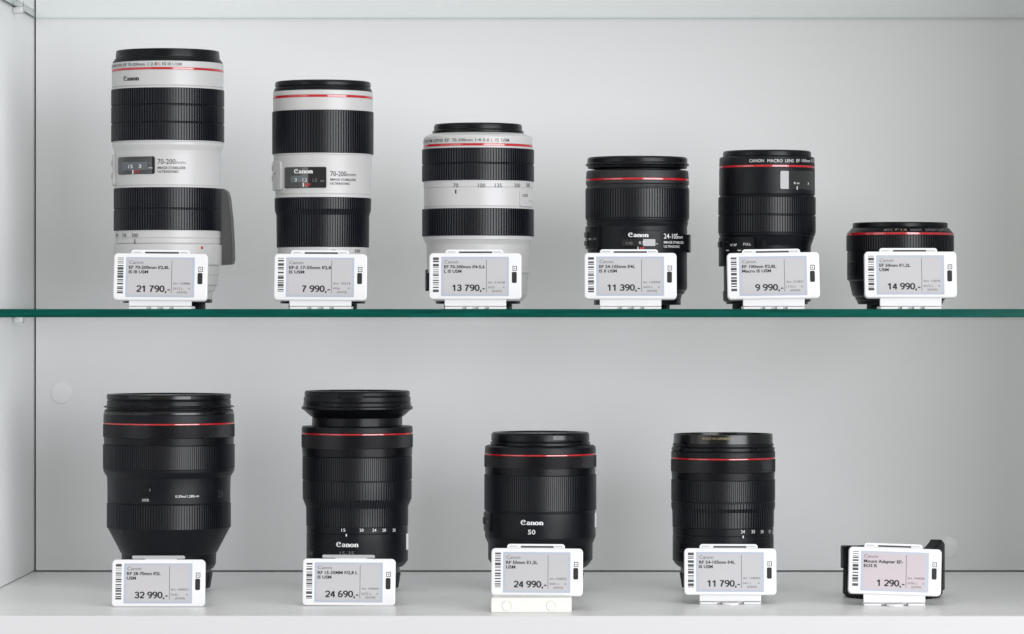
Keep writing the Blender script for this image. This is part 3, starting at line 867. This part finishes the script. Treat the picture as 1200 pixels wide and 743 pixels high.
L.panel('front_cap_tab', L.th(648, 57.6), L.th(670.4, 57.6), 510.4, 516.0, 57.4, 0.0004, 'black_gloss', rnd=0.0004)
v, f = lathe(L.prof([(510.4, 58.0), (516.0, 58.0)], 0.0002), ribs=90, depth=0.0005)
L.write('@wordmark', 610.8, 636.8, 612.4, 5.6, 65.1, 'ink_white')
L.write('50', 619.2, 627.8, 623.4, 5.6, 65.1, 'ink_white', 0.012)
L.panel('switch_panel', D(-96), D(-62), 600.2, 622.4, 65.0, 0.0010, 'black_satin', rnd=0.0012)
L.panel('switch', D(-86), D(-76), 606.0, 614.0, 66.6, 0.0008, 'black_plastic')
L.write('AF MF', 0, 0, 611.0, 3.2, 66.7, 'ink_dim', 0.01, t0=D(-75), t1=D(-65))
L.panel('white_sticker', D(80), D(93), 600.6, 617.6, 65.0, 0.0004, 'white_cap', rnd=0.0005)

# 10: black zoom with open filter
L = Lens('zoom_lens', 847.4, 'black zoom lens with gold lettered filter on top and no front cap', 0.0)
zt = zs(508.2)
filt = [(0.0, zs(517.0)), (56.0 / S, zs(517.0)), (56.4 / S, zs(508.2)), (57.9 / S, zs(508.2)), (58.2 / S, zs(519.4)), (55.0 / S, zs(519.4))]
v, f = lathe(chamfer_profile(filt, 0.0003), 120)
link_mesh('filter', v, f, 'black_gloss', L.root, 0.2)
L.ring('filter_ring', [(519.4, 59.0), (522.2, 59.2), (522.5, 58.2), (523.4, 58.2), (523.7, 60.2), (527.4, 60.6), (527.7, 59.6), (528.6, 59.6)], 'black_satin', 0.0003)
L.ring('front_ring', [(528.6, 60.9), (535.4, 61.0)], 'black_plastic', 0.0004)
L.ring('red_ring', [(535.4, 61.15), (537.2, 61.15)], 'red', 0.0002)
L.knurl('control_ring', 537.2, 552.4, 61.2)
L.ring('ring_gap', [(552.4, 60.6), (561.4, 60.2)], 'black_satin')
L.grip('focus_grip', [(561.4, 60.9), (586.4, 60.9)], 158, 'rubber', 0.0008)
L.ring('ring_groove', [(586.4, 59.8), (587.6, 59.8)], 'black_plastic', 0.0001)
L.grip('zoom_grip', [(587.6, 60.9), (594.0, 60.8), (598.4, 59.6), (616.8, 59.4)], 104, 'rubber', 0.0009)
L.ring('barrel', [(616.8, 59.0), (625.0, 59.0), (625.3, 58.6), (626.0, 58.6), (626.3, 59.2), (655.6, 59.2), (661.0, 55.6), (664.0, 51.6)], 'black_plastic', 0.0004)
L.ring('mount_flange', [(664.0, 49.8), (670.4, 49.8)], 'dark_metal')
v, f = lathe(L.prof([(670.4, 50.6), (672, 51.0), (688.4, 48.2)], 0.0005, 0.004, False, True), ribs=44, depth=0.0010)
link_mesh('rear_cap', v, f, 'black_plastic', L.root, 0.45)
L.write('MADE IN GERMANY', 821.0, 857.8, 514.0, 2.8, 58.1, 'ink_gold', 0.008)
for s_, x_ in (('24', 867.7), ('35', 880.0), ('50', 890.8), ('70', 900.2), ('105', 904.4)):
    w_ = 2.5 * math.cos(L.th(x_, 59.2))
    L.write(s_, x_ - w_, x_ + w_, 623.0, 3.8, 59.1, 'ink_white', 0.008)
L.write('I', 867.4, 868.8, 629.2, 2.8, 59.3, 'ink_white', 0.03)
L.panel('switch_panel', D(-78), D(-48), 635.0, 655.0, 59.2, 0.0003, 'black_satin', rnd=0.001)
L.write('LOCK', 0, 0, 645.0, 3.6, 59.7, 'ink_faint', 0.01, t0=D(-68), t1=D(-54))

# 11: mount adapter
AX = (1046.0 - CX0) / (F_PX / 2.93)
ad = tag(empty('mount_adapter', (AX, -0.07, 0.0), D(-14)), 'low black mount adapter with raised ears behind a pink price tag', 'lens adapter')
def ad_ring(name, pts, m, **k):
    v, f = lathe(chamfer_profile(pts, 0.0006), k.get('seg', 96), k.get('ribs', 0), k.get('depth', 0))
    return link_mesh(name, v, f, m, ad, 0.5)
ad_ring('rear_cap', [(0.030, 0.0215), (0.0382, 0.0215), (0.0386, 0.003), (0.036, 0.0), (0.0, 0.0)], 'black_plastic', ribs=40, depth=0.0008)
ad_ring('barrel', [(0.0325, 0.0300), (0.0372, 0.0300), (0.0372, 0.0225), (0.036, 0.0215), (0.030, 0.0215)], 'black_plastic')
ad_ring('mount_ring', [(0.028, 0.0265), (0.0285, 0.0335), (0.0335, 0.0335), (0.0345, 0.0300), (0.031, 0.0300)], 'dark_metal')
def ear(name, t0, t1, z0, z1, dip):
    v, f = [], []
    nseg = 10
    for i in range(nseg + 1):
        a = D(t0 + (t1 - t0) * i / nseg)
        u = i / nseg
        zz = z1 - dip * (u if dip > 0 else (u - 1))
        for r, z in ((0.031, z0), (0.0402, z0), (0.0402, zz - 0.0008), (0.0394, zz), (0.031, zz)):
            v.append((r * math.sin(a), -r * math.cos(a), z))
    for i in range(nseg):
        for k in range(5):
            j = (k + 1) % 5
            f.append((i * 5 + k, i * 5 + 5 + k, i * 5 + 5 + j, i * 5 + j))
    f += [tuple(range(5)), tuple(nseg * 5 + k for k in (4, 3, 2, 1, 0))]
    return link_mesh(name, v, f, 'black_plastic', ad, 0.5)
ear('tripod_ear', -96, -36, 0.0226, 0.0410, -0.002)
ear('tripod_ear', 36, 80, 0.0226, 0.0450, -0.013)
ear('tripod_ear', 80, 112, 0.0060, 0.0450, 0.008)

# ------------------------------------------------------------------ price tags
TW, TH, TD = 0.0695, 0.0352, 0.0065
MM = 0.001
_shared = {}
def shared(key, build, m, smooth=0.28):
    if key not in _shared:
        me = Mesh(); build(me)
        o = me.obj(key, m, None, smooth)
        _shared[key] = o.data
        bpy.data.objects.remove(o)
    return _shared[key]

def flat_text(parent, s, x0, x1, zc, h, m, bold=0.0, align='fit', y=-0.00006):
    """print on a tag: x and z in mm from the upper left corner of the tag"""
    v2, f, w = text_mesh(s, bold)
    if align == 'fit':
        sx = (x1 - x0) / w
    else:
        sx = h * 0.95
    ox = x0 if align != 'right' else x1 - w * sx
    zz = TH / MM - zc - h / 2
    v = [((ox + x * sx) * MM - TW / 2, y, (zz + yy * h) * MM) for x, yy in v2]
    return link_mesh('lettering', v, f, m, parent, 0)

def price_tag(px, py_bottom, dist, roll, label, lines, price, art, code, stock, kind='stand', screen='eink', tilt=8.0, yaw=0.0, width=1.0, wide1=1.0):
    s = F_PX / dist
    base_z = GZ if py_bottom < 400 else 0.0
    x = (px - CX0) / s
    root = tag(empty('price_tag', (x, dist - DIST, base_z), D(yaw)), label, 'price tag', 'electronic price tags in front of the lenses')
    zb = ZC + (CY0 - py_bottom) / s - base_z
    if kind == 'flat':
        zb = 0.0004
    # everything that tilts with the tag hangs from the case
    case = link_data('case', shared('case', lambda q: q.rprism(TW, TH, TD, 0.0030, 0.0009, 6), 'tag_white'), root)
    case.location = (0, 0, zb)
    case.rotation_euler = (D(-tilt), D(roll), 0)
    case.scale = (width, 1, 1)
    def flat(name, key, x0, x1, z0, z1, d, m, r=0.0, y=0.0):
        def b(q):
            w, h = (x1 - x0) * MM, (z1 - z0) * MM
            q.rprism(w, h, 0.0006, max(r * MM, 0.00008), 0.00005, 4)
        o = link_data(name, shared(key, b, m), case)
        o.location = ((x0 + x1) / 2 * MM - TW / 2, -d * MM, TH - z1 * MM)
        return o
    flat('bezel', 'bezel', 8.9, 60.0, 2.9, 32.9, 0.04, 'tag_bezel', 0.6)
    flat('display', 'display_' + screen, 10.8, 57.9, 4.4, 31.4, 0.10, screen, 0.2)
    flat('window', 'tag_window', 62.2, 65.9, 14.4, 22.9, 0.10, 'ink_black', 1.0)
    # little square icon: an outlined frame with a dot
    def icon(q):
        for a, b, c, d_ in ((0, 3.3, 0, 0.5), (0, 3.3, 3.2, 3.7), (0, 0.5, 0.5, 3.2), (2.8, 3.3, 0.5, 3.2), (1.25, 2.05, 1.4, 2.3)):
            q.box(a * MM, b * MM, 0, 0.0003, -d_ * MM, -c * MM)
    ic = link_data('icon', shared('icon', icon, 'ink_grey', 0), case)
    ic.location = (62.7 * MM - TW / 2, -0.00006, TH - 9.9 * MM)
    # bar code strip
    rnd = random.Random(price)
    m = Mesh(); zz = 3.4
    while zz < 29.6:
        h = rnd.choice((0.5, 0.5, 0.9, 1.3, 2.0))
        m.box(2.8 * MM - TW / 2, 7.2 * MM - TW / 2, -0.00005, 0.0001, TH - min(zz + h, 30.2) * MM, TH - zz * MM)
        zz += h + rnd.choice((0.45, 0.6, 0.9, 1.2))
    m.obj('bar_code', 'ink_grey', case, 0)
    yy = -0.00016
    flat_text(case, 'Canon', 11.4, 21.8, 6.7, 2.7, 'ink_grey', -0.004, y=yy)
    flat_text(case, lines[0], 11.2, 11.2 + 30 * wide1, 10.5, 2.35, 'ink_black', 0.03, y=yy)
    w2 = text_mesh(lines[1], 0.03)[2] / text_mesh(lines[0], 0.03)[2] * 30 * wide1
    flat_text(case, lines[1], 11.2, 11.2 + w2, 13.9, 2.35, 'ink_black', 0.03, y=yy)
    v2, f2, w0, lay = price_mesh(price)
    k = 4.9
    v3 = [((42.2 - (w0 - x_) * k * 1.30) * MM - TW / 2, yy - 0.00001 * l_, TH - (29.0 - y_ * k) * MM) for (x_, y_), l_ in zip(v2, lay)]
    link_mesh('lettering', v3, f2, 'ink_black', case, 0)
    flat_text(case, art, 44.2, 57.0, 22.4, 1.7, 'ink_grey', 0.0, y=yy)
    flat_text(case, code, 44.2, 44.2 + 1.25 * len(code), 26.2, 1.6, 'ink_grey', 0.0, y=yy)
    flat_text(case, 'A', 55.4, 56.8, 26.2, 1.6, 'ink_grey', 0.0, y=yy)
    flat_text(case, stock, 47.2, 54.6, 29.0, 1.6, 'ink_grey', 0.0, y=yy)
    dv = Mesh().box(42.85 * MM - TW / 2, 43.2 * MM - TW / 2, -0.00013, 0.0, TH - 30.0 * MM, TH - 5.2 * MM)
    dv.obj('divider_line', 'ink_grey', case, 0)
    if kind == 'flat':
        b = Mesh().rprism(0.0395, 0.0026, 0.004, 0.0011, 0.0005, 3)
        o = b.obj('clip_bar', 'bar_grey', case); o.location = (-0.001, TD + 0.0002, TH + 0.0008)
        b = Mesh().rprism(0.0240, 0.0200, 0.002, 0.0008, 0.0003, 3)
        o = b.obj('clip_arm', 'tag_white', case); o.location = (0.001, TD + 0.0003, TH - 0.0188)
        b = Mesh().rprism(0.030, 0.016, 0.006, 0.001, 0.0005, 3)
        o = b.obj('back_foot', 'tag_white', case); o.location = (0, TD + 0.0003, 0.0)
        return root
    # holder lip showing above the case
    b = lambda q: q.rprism(0.0440, 0.0250, 0.0030, 0.0022, 0.0005, 4)
    o = link_data('holder', shared('holder', b, 'tag_clear'), case); o.location = (-0.0010, TD + 0.0002, TH - 0.0213)
    sl = lambda q: q.rprism(0.0250, 0.0013, 0.0004, 0.0003, 0.00005, 2)
    o = link_data('slot', shared('slot', sl, 'slot_shade'), case); o.location = (0.0, TD - 0.00005, TH + 0.0009)  # raised dark strip in place of a shaded recess in the lip
    for sx in (-1, 1):
        st = lambda q: q.rprism(0.0060, 0.0006, 0.0004, 0.00025, 0.00005, 2)
        o = link_data('slot', shared('slot_small', st, 'bar_grey'), case); o.location = (-0.001 + sx * 0.0172, TD - 0.00005, TH + 0.0016)
    # stand: upright plate under the case with three feet, and a base plate running back
    h = zb + 0.0015
    m = Mesh()
    m.box(-0.0232, 0.0232, 0.0018, 0.0042, 0.0022, h + 0.003, 0.0005)
    m.box(-0.0232, 0.0232, 0.0045, 0.0300, 0.0002, 0.0020, 0.0004)
    m.box(-0.0190, 0.0190, 0.0044, 0.0105, 0.0012, h + 0.004, 0.0005)
    m.obj('stand', 'tag_white', root)
    if kind == 'block':
        m = Mesh().rprism(0.0590, 0.0112, 0.020, 0.0012, 0.0007, 4)
        o = m.obj('stand_block', 'tag_cream', root); o.location = (-0.0040, -0.0205, 0.0001)
        for xx in (-0.0175, 0.0150):
            v, f = lathe(chamfer_profile([(0.0, 0.0004), (0.0029, 0.0004), (0.0031, 0.0007), (0.0037, 0.0007), (0.0039, 0.0), (0.0039, -0.001)], 0.0001), 32)
            q = link_mesh('screw_cap', v, f, 'tag_cream', o, 0.5)
            q.rotation_euler = (PI / 2, 0, 0); q.location = (xx, 0.0, 0.0052)
        return root
    for xx in (-0.0165, 0.0165):
        fo = link_data('foot', shared('foot', lambda q: q.rprism(0.0128, 0.0017, 0.0050, 0.0005, 0.0003, 3), 'tag_white'), root)
        fo.location = (xx, -0.0006, 0.0001)
    for xx in (-0.0045, 0.0045) if kind == 'stand' else ():
        fo = link_data('foot', shared('foot_small', lambda q: q.rprism(0.0045, 0.0017, 0.0040, 0.0004, 0.0003, 3), 'tag_white'), root)
        fo.location = (xx, 0.0004, 0.0001)
    if kind == 'tongue':
        out = [(-0.0062, 0.004), (-0.0062, -0.004)] + [(0.0062 * math.cos(a), -0.004 - 0.0042 * math.sin(a)) for a in [PI - PI * i / 10 for i in range(1, 10)]] + [(0.0062, -0.004), (0.0062, 0.004)]
        n = len(out)
        v = [(x_, y_, z_) for z_ in (0.0001, 0.0016) for x_, y_ in out]
        f = [tuple(range(n)), tuple(reversed(range(n, 2 * n)))] + [(n + k, n + (k + 1) % n, (k + 1) % n, k) for k in range(n)]
        link_mesh('tongue', v, [tuple(reversed(q)) for q in f], 'tag_white', root, 0.5)
    return root

W = 'white electronic price tag reading '
T = price_tag
T(187.4, 352.0, 2.805, 0.5, W + '21 790, below the tallest white lens', ('EF 70-200mm f/2,8L', 'IS III USM'), '21 790,-', 'Art. 1638886', '0512 L', '(0/0/0)')
T(375.2, 351.8, 2.835, 0.3, W + '7 990, below the slim white lens', ('EF-S 17-55mm f/2,8', 'IS USM'), '7 990,-', 'Art. 10274', '4766', '(0/0/0)', wide1=1.05)
T(557.0, 350.6, 2.850, 0.0, W + '13 790, below the short white lens', ('EF 70-300mm f/4-5,6', 'L IS USM'), '13 790,-', 'Art. 314168', '5023', '(0/0/0)', wide1=1.02)
T(739.0, 350.3, 2.850, 0.0, W + '11 390, below a black zoom lens', ('EF 24-105mm f/4L', 'IS II USM'), '11 390,-', 'Art. 1528458', '3675 L', '(0/0/0)', wide1=0.9)
T(907.0, 350.0, 2.848, -0.8, W + '9 990, below the macro lens', ('EF 100mm f/2,8L', 'Macro IS USM'), '9 990,-', 'Art. 310831', '1170 L', '(0/0/0)', wide1=0.86)
T(1067.6, 348.8, 2.850, 0.0, W + '14 990, covering the squat prime lens', ('EF 50mm f/1,2L', 'USM'), '14 990,-', 'Art. 10030', '4372 L', '(0/0/0)', wide1=0.78)
T(185.2, 710.0, 2.825, 0.0, W + '32 990, standing without a foot before the widest lens', ('RF 28-70mm f/2L', 'USM'), '32 990,-', 'Art. 1040053', '5642', '(0/0/0)', kind='flat', wide1=0.84)
T(408.6, 710.0, 2.835, 0.3, W + '24 690, standing without a foot', ('RF 15-35MM F/2,8 L', 'IS USM'), '24 690,-', 'Art. 1040405', '2272 L', '(0/0/0)', kind='flat')
T(629.2, 698.4, 2.790, 0.4, W + '24 990 on a cream block with two round caps', ('RF 50mm f/1,2L', 'USM'), '24 990,-', 'Art. 1040052', '5501 L', '(0/0/0)', kind='block', wide1=0.80, width=0.972)
T(856.0, 697.2, 2.850, 0.2, W + '11 790 with a rounded tongue on its stand', ('RF 24-105mm f/4L', 'IS USM'), '11 790,-', 'Art. 1040055', '561 L', '(0/0/0)', kind='tongue', wide1=0.90)
T(1048.4, 697.0, 2.836, 1.9, 'tilted electronic price tag with pink screen reading 1 290', ('Mount Adapter EF-', 'EOS R'), '1 290,-', 'Art. 1040056', '5703 L', '(0/0/0)', kind='tongue', screen='eink_pink', wide1=0.98)
